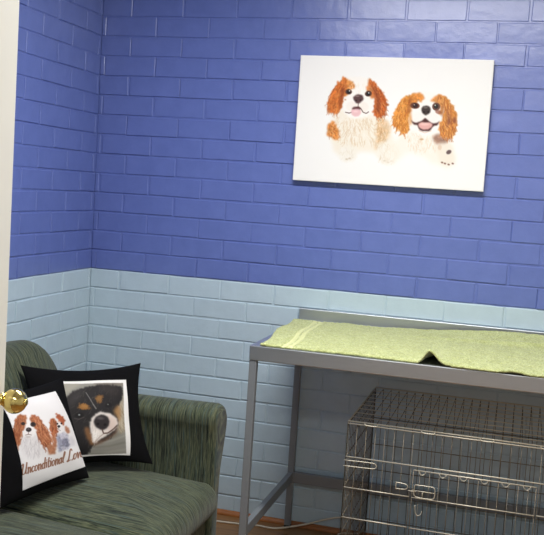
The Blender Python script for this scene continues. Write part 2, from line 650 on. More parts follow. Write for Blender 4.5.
# ------------------------------------------------------------------ wire crate
crate = empty('dog_crate', (1.794, -.37, 0))
tag(crate, 'folding silver wire dog crate standing under the steel bench', 'crate')
CX0, CX1, CY0, CY1, CZ = 1.338, 2.250, -.655, -.056, .654
NV = 28
pitch = (CX1 - CX0) / NV
DXA, DXB, DZA, DZB = CX0 + 7 * pitch, CX0 + 20 * pitch, .100, .528   # door in the front panel
rows = [.012, .10, .205, .312, .420, .530]

def rod(bm, a, b_, r):
    n0 = len(bm.faces)
    tube(bm, [a, b_], r, 6)
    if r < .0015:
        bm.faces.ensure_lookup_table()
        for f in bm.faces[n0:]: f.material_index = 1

# front panel with its opening
bm = bmesh.new()
for k in range(NV + 1):
    x = CX0 + k * pitch
    if DXA + .003 < x < DXB - .003:
        rod(bm, (x, CY0, .012), (x, CY0, DZA), .0012)
        rod(bm, (x, CY0, DZB), (x, CY0, CZ - .006), .0012)
    else:
        rod(bm, (x, CY0, .012), (x, CY0, CZ - .006), .0012 if k not in (0, NV) else .0026)
for z in rows:
    if DZA + .003 < z < DZB - .003:
        rod(bm, (CX0, CY0 - .002, z), (DXA, CY0 - .002, z), .0021)
        rod(bm, (DXB, CY0 - .002, z), (CX1, CY0 - .002, z), .0021)
    else:
        rod(bm, (CX0, CY0 - .002, z), (CX1, CY0 - .002, z), .0023)
rod(bm, (CX0, CY0 - .003, CZ - .006), (CX1, CY0 - .003, CZ - .006), .0024)
from_bm('front_panel', bm, M['wire'], crate, True)

# door
bm = bmesh.new()
dx0, dx1, dz0, dz1 = DXA + .010, DXB - .008, DZA + .010, DZB - .012
pts = [(dx0, dz0), (dx1, dz0), (dx1, dz1), (dx0, dz1)]
rod(bm, (dx0, CY0 - .004, dz0), (dx1, CY0 - .004, dz0), .0021)
rod(bm, (dx0, CY0 - .004, dz1), (dx1, CY0 - .004, dz1), .0024)
rod(bm, (dx0, CY0 - .004, dz0), (dx0, CY0 - .004, dz1), .00149)
rod(bm, (dx1, CY0 - .004, dz0), (dx1, CY0 - .004, dz1), .00149)
for k in range(7, 21):
    x = CX0 + k * pitch
    if dx0 + .004 < x < dx1 - .004:
        rod(bm, (x, CY0 - .004, dz0), (x, CY0 - .004, dz1), .0012)
for z in rows:
    if dz0 + .004 < z < dz1 - .004:
        rod(bm, (dx0, CY0 - .006, z), (dx1, CY0 - .006, z), .0021)
cd = from_bm('crate_door', bm, M['wire'], crate, True)
cd['label'] = 'wire crate door with slide bolt'
for k in range(6):                      # little loops under the bar above the door
    x = dx0 + .03 + k * (dx1 - dx0 - .06) / 5
    bm = bmesh.new()
    tube(bm, smooth_path([(x - .012, CY0 - .007, dz1 - .001), (x - .007, CY0 - .009, dz1 - .009), (x, CY0 - .010, dz1 - .012), (x + .007, CY0 - .009, dz1 - .009), (x + .012, CY0 - .007, dz1 - .001)], 3), .0012, 5)
    from_bm('hinge_loop', bm, M['wire'], cd, True)
bm = bmesh.new()
zt, zb = .468, .425
tube(bm, smooth_path([(1.586, CY0 - .012, zt), (1.640, CY0 - .012, zt), (1.652, CY0 - .012, zt - .006), (1.654, CY0 - .012, .446), (1.652, CY0 - .012, zb + .006),
                      (1.640, CY0 - .012, zb), (1.600, CY0 - .012, zb), (1.585, CY0 - .012, zb + .006), (1.583, CY0 - .012, .446), (1.584, CY0 - .012, zt - .005)], 4), .0017, 6, True)
rod(bm, (1.578, CY0 - .011, .447), (1.655, CY0 - .011, .447), .0017)
rod(bm, (1.562, CY0 - .011, .444), (1.590, CY0 - .011, .444), .0017)
rod(bm, (1.612, CY0 - .010, .447), (1.612, CY0 - .010, .425), .0016)
from_bm('slide_bolt', bm, M['wire'], cd, True)
bm = bmesh.new()
tube(bm, smooth_path([(1.518, CY0 - .008, .466), (1.552, CY0 - .009, .464), (1.560, CY0 - .009, .456), (1.552, CY0 - .009, .446), (1.518, CY0 - .008, .444)], 4), .0017, 6)
tube(bm, smooth_path([(1.522, CY0 - .008, .468), (1.520, CY0 - .010, .455), (1.522, CY0 - .008, .440)], 3), .0018, 6)
from_bm('bolt_keeper', bm, M['wire'], crate, True)
bm = bmesh.new()
tube(bm, smooth_path([(1.590, CY0 - .006, .395), (1.593, CY0 - .012, .372), (1.602, CY0 - .014, .362), (1.612, CY0 - .012, .368), (1.614, CY0 - .008, .378)], 3), .0011, 5)
from_bm('door_hook', bm, M['wire'], cd, True)
# clip near the left front corner
bm = bmesh.new()
tube(bm, smooth_path([(CX0 - .006, CY0 - .006, .517), (CX0 + .09, CY0 - .007, .520), (CX0 + .108, CY0 - .007, .515), (CX0 + .108, CY0 - .007, .505), (CX0 + .09, CY0 - .007, .500), (CX0 - .006, CY0 - .006, .497)], 4), .0017, 6)
from_bm('corner_clip', bm, M['wire'], crate, True)

# top panel
bm = bmesh.new()
NT_ = 9
for k in range(NV + 1):
    x = CX0 + k * pitch
    rod(bm, (x, CY0, CZ), (x, CY1, CZ), .0012 if k not in (0, NV) else .0026)
for j in range(NT_ + 1):
    y = CY0 + (CY1 - CY0) * j / NT_
    rod(bm, (CX0, y, CZ + .002), (CX1, y, CZ + .002), .0017 if j not in (0, NT_) else .0027)
from_bm('top_panel', bm, M['wire'], crate, True)
# clips joining top and front
for k in (2, 8, 14, 20, 26):
    x = CX0 + (k + .5) * pitch
    bm = bmesh.new()
    tube(bm, smooth_path([(x - .022, CY0 - .006, CZ + .001), (x - .02, CY0 - .008, CZ - .004), (x, CY0 - .008, CZ - .005), (x + .02, CY0 - .008, CZ - .004), (x + .022, CY0 - .006, CZ + .001)], 3), .0022, 5)
    from_bm('edge_clip', bm, M['wire'], crate, True)

def end_panel(x):
    bm = bmesh.new()
    n = 19
    for k in range(n + 1):
        y = CY0 + (CY1 - CY0) * k / n
        rod(bm, (x, y, .012), (x, y, CZ - .004), .0013 if k not in (0, n) else .0026)
    for z in rows + [CZ - .008]:
        rod(bm, (x, CY0, z), (x, CY1, z), .0020)
    for z in (.055, .150, .258, .366, .475, .585):
        rod(bm, (x + .004, CY0 + .01, z), (x + .004, CY1 - .01, z), .0013)
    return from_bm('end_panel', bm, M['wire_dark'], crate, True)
end_panel(CX0); end_panel(CX1)
bm = bmesh.new()
for k in range(NV + 1):
    x = CX0 + k * pitch
    rod(bm, (x, CY1, .012), (x, CY1, CZ - .004), .0012 if k not in (0, NV) else .0026)
for z in rows:
    rod(bm, (CX0, CY1, z), (CX1, CY1, z), .0019)
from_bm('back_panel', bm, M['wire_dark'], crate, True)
bm = bmesh.new()
for k in range(NV + 1):
    x = CX0 + k * pitch
    rod(bm, (x, CY0, .006), (x, CY1, .006), .0013)
for j in range(NT_ + 1):
    y = CY0 + (CY1 - CY0) * j / NT_
    rod(bm, (CX0, y, .004), (CX1, y, .004), .0019)
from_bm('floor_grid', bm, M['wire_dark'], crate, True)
bm = bmesh.new()
bx(bm, CX0 + .012, CX1 - .012, CY0 + .012, CY1 - .012, .009, .013, 0)
bx(bm, CX0 + .012, CX0 + .016, CY0 + .012, CY1 - .012, .009, .034, 0)
bx(bm, CX1 - .016, CX1 - .012, CY0 + .012, CY1 - .012, .009, .034, 0)
bx(bm, CX0 + .012, CX1 - .012, CY1 - .016, CY1 - .012, .009, .034, 0)
bx(bm, CX0 + .012, CX1 - .012, CY0 + .012, CY0 + .016, .009, .034, 0)
from_bm('tray', bm, M['tray'], crate)
rebase(crate)

# ------------------------------------------------------------------ flex along the skirting
bm = bmesh.new()
path = smooth_path([(.40, -.16, .0045), (.56, -.125, .0045), (.70, -.112, .0045), (.80, -.10, .0045), (.88, -.085, .0045), (.955, -.085, .0045),
                    (1.03, -.040, .010), (1.09, -.030, .028), (1.15, -.027, .052), (1.22, -.027, .075), (1.29, -.030, .082),
                    (1.325, -.035, .066), (1.325, -.04, .038), (1.29, -.045, .022), (1.25, -.045, .018), (1.225, -.05, .010), (1.24, -.045, .0045), (1.29, -.036, .0045), (1.5, -.034, .0045), (1.9, -.034, .0045)], 6)
tube(bm, path, .0042, 8)
cable = from_bm('power_cord', bm, M['cord'], None, True)
tag(cable, 'thin off-white electrical cord lying along the skirting behind the bench', 'cord')

BK_C, BK_X, BK_Z, BK_S = (.4795, -.9270, .6240), (.634, .772, -.043), (-.312, .307, .899), (.452, .368)
BK_Q = ((0.2484, 0.1687), (0.8343, 0.1716), (0.7931, 0.9368), (0.2267, 0.9244))
FR_C, FR_X, FR_Z, FR_S = (.438, -1.243, .610), (.276, .961, .017), (-.382, .093, .920), (.413, .342)
FR_Q = ((0.2624, 0.098), (0.8274, 0.1071), (0.965, 0.8868), (0.2651, 0.9173))
BK_P = [[58.24, 381.72], [12.61, 66.2], [-4.83, 33.11], [-4.95, -21.85], [71.48, -1.32], [-9.45, -7.18], [6.19, -1.56], [7.53, -1.22], [4.16, 6.2], [-11.64, 0.81]]
FR_P = [[0.24, 404.12], [37.13, 54.79], [-7.38, 40.13], [-7.45, -8.57], [66.55, -13.06], [3.9, -14.34], [12.86, -6.31], [-5.46, -1.02], [-10.26, 9.22], [-6.43, 1.71]]

# ------------------------------------------------------------------ printed pictures (paint on flat cloth)
class Paint:
    """a small raster painter; shapes are given in a local drawing frame (ox, oy, k)"""
    def __init__(s, x0, y0, x1, y1, res, bg, seed=1):
        s.x0, s.y0, s.res = x0, y0, res
        s.W, s.H = int((x1 - x0) * res), int((y1 - y0) * res)
        s.a = np.zeros((s.H, s.W, 3)); s.a[:] = bg
        s.r = np.random.RandomState(seed)
        yy, xx = np.mgrid[0:s.H, 0:s.W]
        s.X, s.Y = xx + .5, yy + .5
        s.nx, s.ny = s.fur(), s.fur()
        s.frame(0, 0, 1)
    def frame(s, ox, oy, k):
        s.ox, s.oy, s.k = ox, oy, k
    def fur(s):
        n = np.zeros((s.H, s.W))
        for c, w in ((3, .5), (6, .8), (12, .6)):
            g = s.r.randn(s.H // c + 3, s.W // c + 3)
            iy, ix = s.Y / c, s.X / c
            y0, x0 = iy.astype(int), ix.astype(int)
            fy, fx = iy - y0, ix - x0
            n += w * ((g[y0, x0] * (1 - fx) + g[y0, x0 + 1] * fx) * (1 - fy) + (g[y0 + 1, x0] * (1 - fx) + g[y0 + 1, x0 + 1] * fx) * fy)
        return n
    def P(s, pts):
        return [(((x / s.k + s.ox) - s.x0) * s.res, ((y / s.k + s.oy) - s.y0) * s.res) for x, y in pts]
    def u(s, d):
        return d / s.k * s.res
    def mix(s, m, c):
        m = np.clip(m, 0, 1)[..., None]
        s.a = s.a * (1 - m) + np.array(c, float) * m
    def blur(s, m, r):
        r = int(round(r))
        for _ in range(2):
            if r < 1: return m
            for ax in (0, 1):
                p = np.pad(m, [(r + 1, r) if i == ax else (0, 0) for i in (0, 1)], mode='edge').cumsum(ax)
                m = (p[2 * r + 1:] - p[:-2 * r - 1]) / (2 * r + 1) if ax == 0 else (p[:, 2 * r + 1:] - p[:, :-2 * r - 1]) / (2 * r + 1)
        return m
    def mask(s, pts, fur=0.0, soft=1.0, curve=True):
        p = s.P(pts)
        if curve:
            q = []
            n = len(p)
            for i in range(n):
                a, b, c, d = p[i - 1], p[i], p[(i + 1) % n], p[(i + 2) % n]
                for t in (0, .25, .5, .75):
                    q.append(tuple(.5 * (2 * b[j] + (c[j] - a[j]) * t + (2 * a[j] - 5 * b[j] + 4 * c[j] - d[j]) * t * t + (3 * b[j] - a[j] - 3 * c[j] + d[j]) * t ** 3) for j in (0, 1)))
            p = q
        X = s.X + s.nx * s.u(fur); Y = s.Y + s.ny * s.u(fur)
        ins = np.zeros(X.shape, bool)
        for i in range(len(p)):
            xa, ya = p[i - 1]; xb, yb = p[i]
            if ya == yb: continue
            c = ((ya > Y) != (yb > Y)) & (X < (xb - xa) * (Y - ya) / (yb - ya) + xa)
            ins ^= c
        return s.blur(ins.astype(float), s.u(soft))
    def poly(s, pts, c, fur=0.0, soft=1.0, op=1.0, tex=0.0, curve=True):
        m = s.mask(pts, fur, soft, curve) * op
        if tex:
            t = np.clip(1 + tex * s.nx, .55, 1.5)
            mm = np.clip(m, 0, 1)[..., None]
            s.a = s.a * (1 - mm) + np.clip(np.array(c, float) * t[..., None], 0, 255) * mm
        else:
            s.mix(m, c)
    def ell(s, cx, cy, rx, ry, c, rot=0, soft=1.0, op=1.0, fur=0.0):
        (px, py), = s.P([(cx, cy)])
        a = math.radians(rot)
        X = s.X + s.nx * s.u(fur) - px; Y = s.Y + s.ny * s.u(fur) - py
        u = (X * math.cos(a) + Y * math.sin(a)) / s.u(rx); v = (-X * math.sin(a) + Y * math.cos(a)) / s.u(ry)
        d = np.sqrt(u * u + v * v)
        e = max(s.u(soft), .6) / s.u(min(rx, ry))
        s.mix(np.clip((1 - d) / e + .5, 0, 1) * op, c)
    def line(s, pts, w, c, op=1.0, soft=.8):
        p = s.P(pts)
        m = np.zeros(s.X.shape)
        for i in range(len(p) - 1):
            (xa, ya), (xb, yb) = p[i], p[i + 1]
            w0 = s.u(w[i] if isinstance(w, (list, tuple)) else w) / 2
            dx, dy = xb - xa, yb - ya
            L = dx * dx + dy * dy + 1e-9
            x0 = int(max(min(xa, xb) - w0 - 4, 0)); x1 = int(min(max(xa, xb) + w0 + 5, s.W))
            y0 = int(max(min(ya, yb) - w0 - 4, 0)); y1 = int(min(max(ya, yb) + w0 + 5, s.H))
            if x1 <= x0 or y1 <= y0: continue
            X, Y = s.X[y0:y1, x0:x1], s.Y[y0:y1, x0:x1]
            t = np.clip(((X - xa) * dx + (Y - ya) * dy) / L, 0, 1)
            d = np.hypot(X - xa - t * dx, Y - ya - t * dy)
            m[y0:y1, x0:x1] = np.maximum(m[y0:y1, x0:x1], np.clip((w0 - d) / soft + .5, 0, 1))
        s.mix(m * op, c)
    def hair(s, pts, cols, n, length, ang, spread=18, w=2.0, op=.55):
        """short strands inside an outline; ang(x, y) in degrees"""
        xs = [p[0] for p in pts]; ys = [p[1] for p in pts]
        done = 0
        for _ in range(n * 6):
            x, y = s.r.uniform(min(xs), max(xs)), s.r.uniform(min(ys), max(ys))
            c = False
            for i in range(len(pts)):
                xa, ya = pts[i - 1]; xb, yb = pts[i]
                if (ya > y) != (yb > y) and x < (xb - xa) * (y - ya) / (yb - ya) + xa: c = not c
            if not c: continue
            a = math.radians((ang(x, y) if callable(ang) else ang) + s.r.randn() * spread)
            l = length * s.r.uniform(.5, 1.2)
            b = s.r.uniform(-.3, .3)
            mid = (x + math.cos(a) * l * .5 - math.sin(a) * l * b * .5, y + math.sin(a) * l * .5 + math.cos(a) * l * b * .5)
            s.line([(x, y), mid, (x + math.cos(a) * l, y + math.sin(a) * l)], w, cols[s.r.randint(len(cols))], op)
            done += 1
            if done >= n: break
    def sample(s, px, py):
        x = np.clip((px - s.x0) * s.res - .5, 0, s.W - 1.001); y = np.clip((py - s.y0) * s.res - .5, 0, s.H - 1.001)
        x0, y0 = x.astype(int), y.astype(int)
        fx, fy = (x - x0)[..., None], (y - y0)[..., None]
        a = s.a
        return (a[y0, x0] * (1 - fx) + a[y0, x0 + 1] * fx) * (1 - fy) + (a[y0 + 1, x0] * (1 - fx) + a[y0 + 1, x0 + 1] * fx) * fy

def homography(q):
    """unit square (u right, v down) to four corners TL, TR, BR, BL"""
    A, b = [], []
    for (u, v), (x, y) in zip(((0, 0), (1, 0), (1, 1), (0, 1)), q):
        A.append([u, v, 1, 0, 0, 0, -u * x, -v * x]); b.append(x)
        A.append([0, 0, 0, u, v, 1, -u * y, -v * y]); b.append(y)
    h = np.linalg.solve(np.array(A, float), np.array(b, float))
    def f(u, v):
        w = h[6] * u + h[7] * v + 1
        return (h[0] * u + h[1] * v + h[2]) / w, (h[3] * u + h[4] * v + h[5]) / w
    return f

def paint_mesh(name, nu, nv, surf, colf, mat, parent, thick):
    """a printed sheet: grid surface with thickness, colour stored per vertex"""
    U, V = np.meshgrid(np.linspace(0, 1, nu + 1), np.linspace(0, 1, nv + 1))
    top_, nrm = surf(U, V)
    bot = top_ - nrm * thick
    verts = np.concatenate([top_.reshape(-1, 3), bot.reshape(-1, 3)])
    n = (nu + 1) * (nv + 1)
    W_ = nu + 1
    faces = []
    for j in range(nv):
        for i in range(nu):
            a = j * W_ + i
            faces.append((a, a + W_, a + W_ + 1, a + 1))
    rim = [i for i in range(W_)] + [j * W_ + nu for j in range(1, nv + 1)] + [nv * W_ + i for i in range(nu - 1, -1, -1)] + [j * W_ for j in range(nv - 1, 0, -1)]
    for i in range(len(rim)):
        a, b = rim[i], rim[(i + 1) % len(rim)]
        faces.append((a, b, n + b, n + a))
    o = new_obj(name, verts.tolist(), faces, mat, parent, True)
    c = np.clip(colf(U, V) * .93, 0, 255) / 255.0
    c = np.where(c <= .04045, c / 12.92, ((c + .055) / 1.055) ** 2.4).reshape(-1, 3)
    c = np.concatenate([c, c])
    rgba = np.concatenate([c, np.ones((len(c), 1))], 1).astype(np.float32)
    at = o.data.color_attributes.new('print_color', 'FLOAT_COLOR', 'POINT')
    at.data.foreach_set('color', rgba.ravel())
    return o

# ---- wall canvas with two spaniels on white
def paint_canvas():
    p = Paint(290, 50, 496, 196, 4, (252, 251, 250), 3)
    OR, ORD, ORL = (206, 112, 50), (158, 72, 30), (230, 160, 92)
    # left dog
    p.frame(320, 65, 5.1)
    p.poly([(75, 235), (110, 225), (290, 255), (335, 290), (375, 370), (370, 470), (250, 440), (110, 460), (60, 400), (70, 300)], (247, 237, 220), 5, 12, .8)
    p.hair([(85, 260), (290, 270), (330, 330), (330, 400), (110, 400), (90, 320)], [(236, 218, 190), (226, 198, 160), (255, 250, 242), (244, 232, 212), (214, 180, 140)], 340, 30, lambda x, y: 90 + (190 - x) * .25, 20, 3.2, .42)
    p.poly([(45, 300), (75, 285), (92, 325), (104, 355), (92, 380), (60, 372), (36, 348)], (214, 132, 62), 5, 4, .95, .1)
    p.hair([(45, 300), (75, 290), (92, 325), (98, 360), (60, 368), (38, 345)], [ORD, ORL, (240, 190, 130)], 40, 24, 70, 20, 3, .5)
    p.poly([(300, 262), (335, 275), (365, 310), (362, 360), (320, 400), (285, 430), (290, 350)], (228, 190, 146), 6, 8, .7, .08)
    p.hair([(295, 270), (340, 280), (362, 330), (330, 390), (290, 420)], [(206, 158, 106), (244, 222, 190), (190, 140, 92)], 80, 28, 105, 20, 3, .45)
    head = [(125, 70), (180, 58), (245, 66), (275, 110), (280, 180), (262, 240), (215, 270), (160, 268), (122, 235), (112, 170), (112, 110)]
    p.poly(head, (254, 250, 245), 3, 4)
    p.poly([(118, 72), (150, 72), (176, 96), (178, 118), (160, 122), (140, 150), (122, 160), (108, 130)], (222, 142, 72), 3, 4, .95, .1)
    p.poly([(250, 68), (272, 84), (284, 120), (282, 165), (262, 170), (240, 130), (246, 98)], (206, 128, 72), 3, 4, .95, .1)
    earl = [(125, 62), (96, 84), (62, 130), (44, 180), (34, 215), (48, 238), (76, 246), (102, 236), (116, 200), (124, 165), (134, 122), (138, 90)]
    p.poly(earl, OR, 5, 2, 1, .1)
    p.hair(earl, [ORD, ORL, (236, 150, 84), (180, 88, 36)], 150, 26, lambda x, y: 112, 14, 3.4, .45)
    p.poly([(112, 110), (124, 120), (116, 180), (104, 225), (98, 190), (104, 150)], (128, 58, 28), 3, 5, .65)
    earr = [(250, 68), (282, 86), (308, 118), (334, 160), (344, 205), (336, 245), (312, 266), (286, 262), (274, 230), (280, 180), (270, 125), (256, 100)]
    p.poly(earr, (196, 98, 44), 5, 2, 1, .1)
    p.hair(earr, [ORD, (222, 132, 66), (140, 62, 28), (236, 156, 92)], 150, 26, lambda x, y: 72, 14, 3.4, .45)
    p.poly([(272, 110), (292, 130), (312, 180), (308, 235), (290, 240), (288, 180)], (118, 56, 34), 3, 6, .6)
    p.ell(147, 135, 17, 14, (88, 60, 50), 10, 3); p.ell(147, 136, 9, 9, (34, 32, 36), 0, 2); p.ell(151, 131, 3, 3, (220, 225, 230), 0, 1.5)
    p.ell(248, 145, 18, 15, (96, 64, 50), -10, 3); p.ell(247, 146, 10, 10, (36, 34, 38), 0, 2); p.ell(250, 141, 3, 3, (220, 225, 230), 0, 1.5)
    p.ell(165, 210, 30, 26, (250, 243, 236), 0, 8); p.ell(222, 214, 28, 26, (250, 243, 236), 0, 8)
    p.hair([(150, 90), (240, 90), (235, 130), (160, 130)], [(248, 238, 226), (255, 255, 252)], 30, 26, 90, 12, 3, .5)
    p.poly([(172, 162), (185, 150), (205, 149), (221, 158), (220, 178), (205, 192), (190, 194), (175, 180)], (92, 66, 66), 1, 2)
    p.ell(192, 158, 10, 4, (150, 128, 128), 0, 3, .7)
    p.ell(187, 180, 5, 4, (40, 28, 30), 0, 2, .8); p.ell(208, 178, 5, 4, (40, 28, 30), 0, 2, .8)
    p.line([(197, 192), (196, 212)], 4, (120, 86, 80), .8)
    p.line([(132, 240), (150, 244), (166, 240), (180, 222), (196, 212), (210, 220), (222, 240), (238, 246), (250, 238)], 5, (96, 66, 62), .85)
    p.poly([(170, 216), (196, 210), (208, 222), (200, 232), (170, 230)], (96, 56, 56), 1, 2)
    p.poly([(160, 232), (178, 224), (205, 226), (212, 240), (202, 256), (184, 262), (166, 252)], (240, 196, 200), 1, 2)
    p.ell(185, 236, 12, 5, (250, 220, 222), 0, 4, .7)
    for cx, cy, rx, ry in ((145, 450, 50, 42), (350, 445, 58, 58)):
        p.ell(cx, cy, rx, ry, (247, 241, 230), 0, 22, .9, 4)
    p.hair([(110, 420), (180, 420), (180, 480), (120, 485)], [(226, 214, 196), (255, 252, 248)], 40, 24, 95, 25, 3, .4)
    p.hair([(300, 400), (400, 400), (395, 490), (310, 480)], [(222, 204, 176), (255, 252, 246), (236, 222, 200)], 70, 26, 85, 25, 3, .45)
    for x, y in ((335, 488), (352, 496), (370, 490), (140, 480), (155, 476)):
        p.ell(x, y, 7, 4, (204, 186, 164), 0, 3, .7)
    # right dog
    p.frame(385, 80, 5.95)
    p.poly([(120, 300), (330, 320), (395, 380), (420, 500), (330, 510), (150, 430), (60, 490), (10, 480), (30, 400), (90, 330)], (250, 242, 230), 6, 16, .8)
    p.hair([(140, 310), (330, 320), (340, 400), (200, 420), (120, 370)], [(240, 224, 200), (255, 252, 248), (228, 200, 168)], 150, 32, 92, 22, 3.5, .4)
    p.poly([(290, 335), (330, 325), (365, 345), (372, 380), (330, 385), (295, 362)], (150, 104, 84), 6, 7, .8, .1)
    p.poly([(310, 385), (400, 380), (420, 480), (395, 505), (345, 500), (320, 450)], (246, 236, 222), 4, 10, .9)
    head = [(150, 95), (205, 70), (260, 68), (325, 92), (345, 150), (335, 240), (300, 305), (240, 330), (180, 300), (150, 240), (140, 160)]
    p.poly(head, (254, 250, 246), 3, 4)
    p.poly([(150, 96), (190, 74), (224, 84), (234, 112), (214, 132), (196, 130), (160, 172), (144, 170)], (218, 140, 68), 4, 4, 1, .1)
    p.poly([(276, 128), (288, 108), (312, 88), (342, 96), (352, 150), (340, 205), (318, 200), (330, 160), (305, 136)], (216, 146, 84), 4, 4, 1, .1)
    p.poly([(150, 150), (160, 170), (158, 210), (168, 250), (150, 270), (142, 220)], (224, 160, 100), 3, 6, .8)
    earl = [(172, 84), (126, 96), (90, 130), (66, 180), (50, 225), (52, 262), (84, 300), (118, 318), (146, 300), (142, 240), (146, 180), (156, 130)]
    p.poly(earl, (224, 148, 68), 5, 2.5, 1, .08)
    p.hair(earl, [(196, 112, 46), (244, 184, 110), (234, 160, 84), (178, 98, 42)], 170, 30, lambda x, y: 108 - (x - 60) * .12, 14, 4, .6)
    p.poly([(150, 104), (160, 112), (156, 150), (146, 190), (136, 200), (140, 150)], (150, 78, 38), 3, 6, .7)
    earr = [(312, 86), (350, 94), (388, 128), (420, 180), (433, 236), (422, 300), (402, 340), (362, 348), (332, 322), (326, 270), (342, 230), (352, 170), (342, 130)]
    p.poly(earr, (218, 146, 76), 6, 2.5, 1, .08)
    p.hair(earr, [(186, 104, 48), (240, 184, 116), (206, 126, 62), (160, 88, 52)], 190, 30, lambda x, y: 82, 16, 4, .6)
    p.poly([(368, 170), (382, 190), (392, 240), (384, 275), (372, 250), (374, 210)], (112, 62, 62), 4, 6, .7)
    p.poly([(340, 150), (350, 165), (346, 215), (332, 215), (338, 180)], (150, 92, 60), 3, 6, .6)
    p.poly([(410, 220), (430, 235), (424, 262), (408, 250)], (120, 70, 66), 4, 5, .6)
    p.ell(180, 152, 28, 19, (112, 66, 48), 5, 4); p.ell(182, 152, 16, 14, (54, 36, 36), 0, 3); p.ell(176, 147, 4, 3, (190, 170, 160), 0, 2)
    p.ell(306, 158, 24, 24, (110, 74, 62), 0, 4); p.ell(305, 157, 14, 14, (48, 46, 44), 0, 3); p.ell(300, 150, 4, 4, (200, 200, 190), 0, 2)
    p.ell(318, 190, 18, 12, (140, 82, 66), 20, 6, .7)
    p.ell(205, 222, 40, 32, (252, 246, 242), 0, 10); p.ell(285, 226, 38, 32, (252, 246, 242), 0, 10)
    p.poly([(220, 166), (236, 154), (262, 155), (273, 170), (270, 192), (254, 206), (238, 207), (223, 192)], (66, 56, 54), 1, 2.5)
    p.ell(243, 164, 13, 5, (126, 116, 112), 0, 3, .7)
    p.ell(234, 190, 6, 5, (26, 20, 22), 0, 2, .8); p.ell(260, 190, 6, 5, (26, 20, 22), 0, 2, .8)
    p.poly([(158, 238), (178, 252), (205, 250), (228, 236), (242, 226), (258, 238), (282, 256), (312, 254), (328, 242), (312, 268), (292, 274), (272, 298), (240, 305), (208, 294), (196, 268), (176, 264)], (76, 44, 42), 1, 2.5)
    p.poly([(202, 262), (222, 250), (244, 252), (268, 252), (286, 266), (268, 288), (240, 296), (212, 286)], (232, 178, 172), 1, 3)
    p.ell(240, 262, 26, 8, (246, 206, 200), 0, 5, .8)
    p.line([(205, 300), (240, 314), (278, 302)], 5, (226, 196, 176), .7)
    p.ell(222, 352, 12, 6, (200, 160, 110), 0, 4, .7)
    p.ell(384, 428, 16, 12, (84, 62, 64), -30, 5, .85); p.ell(330, 400, 12, 16, (228, 200, 176), 0, 6, .7)
    for x, y in ((345, 490), (362, 496), (384, 502), (408, 496)):
        p.ell(x, y, 7, 5, (110, 66, 52), 20, 3, .85)
    p.hair([(10, 420), (70, 420), (60, 490), (15, 488)], [(236, 226, 210), (255, 252, 248)], 30, 26, 95, 25, 3, .4)
    return p

cq = [(300.4, 54.7), (493.3, 60.4), (484.2, 191.4), (293.1, 180.1)]
cv = empty('canvas_print', (1.306, 0, .447 + 1.032))
tag(cv, 'large white canvas print of two smiling tan and white spaniels on the blue wall', 'picture')
KX0, KX1, KZ0, KZ1, KD = .921, 1.701, 1.484, 1.998, .030
bm = bmesh.new()
for (a, b_, c, d) in ((KX0, KX0 + .035, KZ0, KZ1), (KX1 - .035, KX1, KZ0, KZ1), (KX0 + .035, KX1 - .035, KZ0, KZ0 + .035), (KX0 + .035, KX1 - .035, KZ1 - .035, KZ1)):
    bx(bm, a + .002, b_ - .002, -KD + .003, -.0025, c + .002, d - .002, 0)
from_bm('stretcher_frame', bm, M['frame_timber'], cv)
bm = bmesh.new()
for (a, b_, c, d) in ((KX0, KX0 + .002, KZ0, KZ1), (KX1 - .002, KX1, KZ0, KZ1), (KX0 + .002, KX1 - .002, KZ0, KZ0 + .002), (KX0 + .002, KX1 - .002, KZ1 - .002, KZ1)):
    bx(bm, a, b_, -KD + .0005, -.0025, c, d, 0)
from_bm('wrapped_edge', bm, M['canvas_side'], cv)
pc = paint_canvas()
hc = homography(cq)
def canvas_surf(U, V):
    e = np.minimum(np.minimum(U, 1 - U) * (KX1 - KX0), np.minimum(V, 1 - V) * (KZ1 - KZ0))
    y = -KD - .0005 + .0012 * np.exp(-e / .0015)
    p3 = np.stack([KX0 + (KX1 - KX0) * U, y, KZ1 - (KZ1 - KZ0) * V], -1)
    return p3, np.array([0, -1.0, 0])
def canvas_col(U, V):
    x, y = hc(U, V)
    return pc.sample(x, y)
cp = paint_mesh('picture_face', 420, 280, canvas_surf, canvas_col, M['canvas_print'], cv, .0015)
cp['label'] = 'printed face showing two tan and white spaniels'
rebase(cv)

def layout(co):
    # how a flat design is laid out on a printed panel: cubic in panel (u, v)
    ij = [(i, j) for i in range(4) for j in range(4 - i)]
    def f(U, V):
        B = [U ** i * V ** j for i, j in ij]
        return sum(b * c[0] for b, c in zip(B, co)), sum(b * c[1] for b, c in zip(B, co))
    return f

# ---- cushions
def cushion_shape(size, T, pinch, seed, sag=0.0):
    """returns surf(U, V, side) -> local points; U right, V down, centre at the origin, front is -Y"""
    def f(U, V, side):
        a, b = 2 * U - 1, 1 - 2 * V
        sx, sz = size[0] / 2, size[1] / 2
        x = a * sx * (1 - pinch * (1 - b * b) * np.abs(a) ** 1.5)
        z = b * sz * (1 - pinch * (1 - a * a) * np.abs(b) ** 1.5)
        t = T * (np.clip(1 - a * a, 0, 1) ** .55) * (np.clip(1 - b * b, 0, 1) ** .55)
        w = .0035 * np.sin(7 * a + seed + 3 * b) * np.sin(5 * b - seed) * np.clip(1 - np.maximum(np.abs(a), np.abs(b)) ** 6, 0, 1)
        z = z - sag * (1 - b) * (np.abs(a) ** 2) * 0.0
        y = (-t + w * .8) if side < 0 else t + w
        return np.stack([x, y, z], -1)
    return f

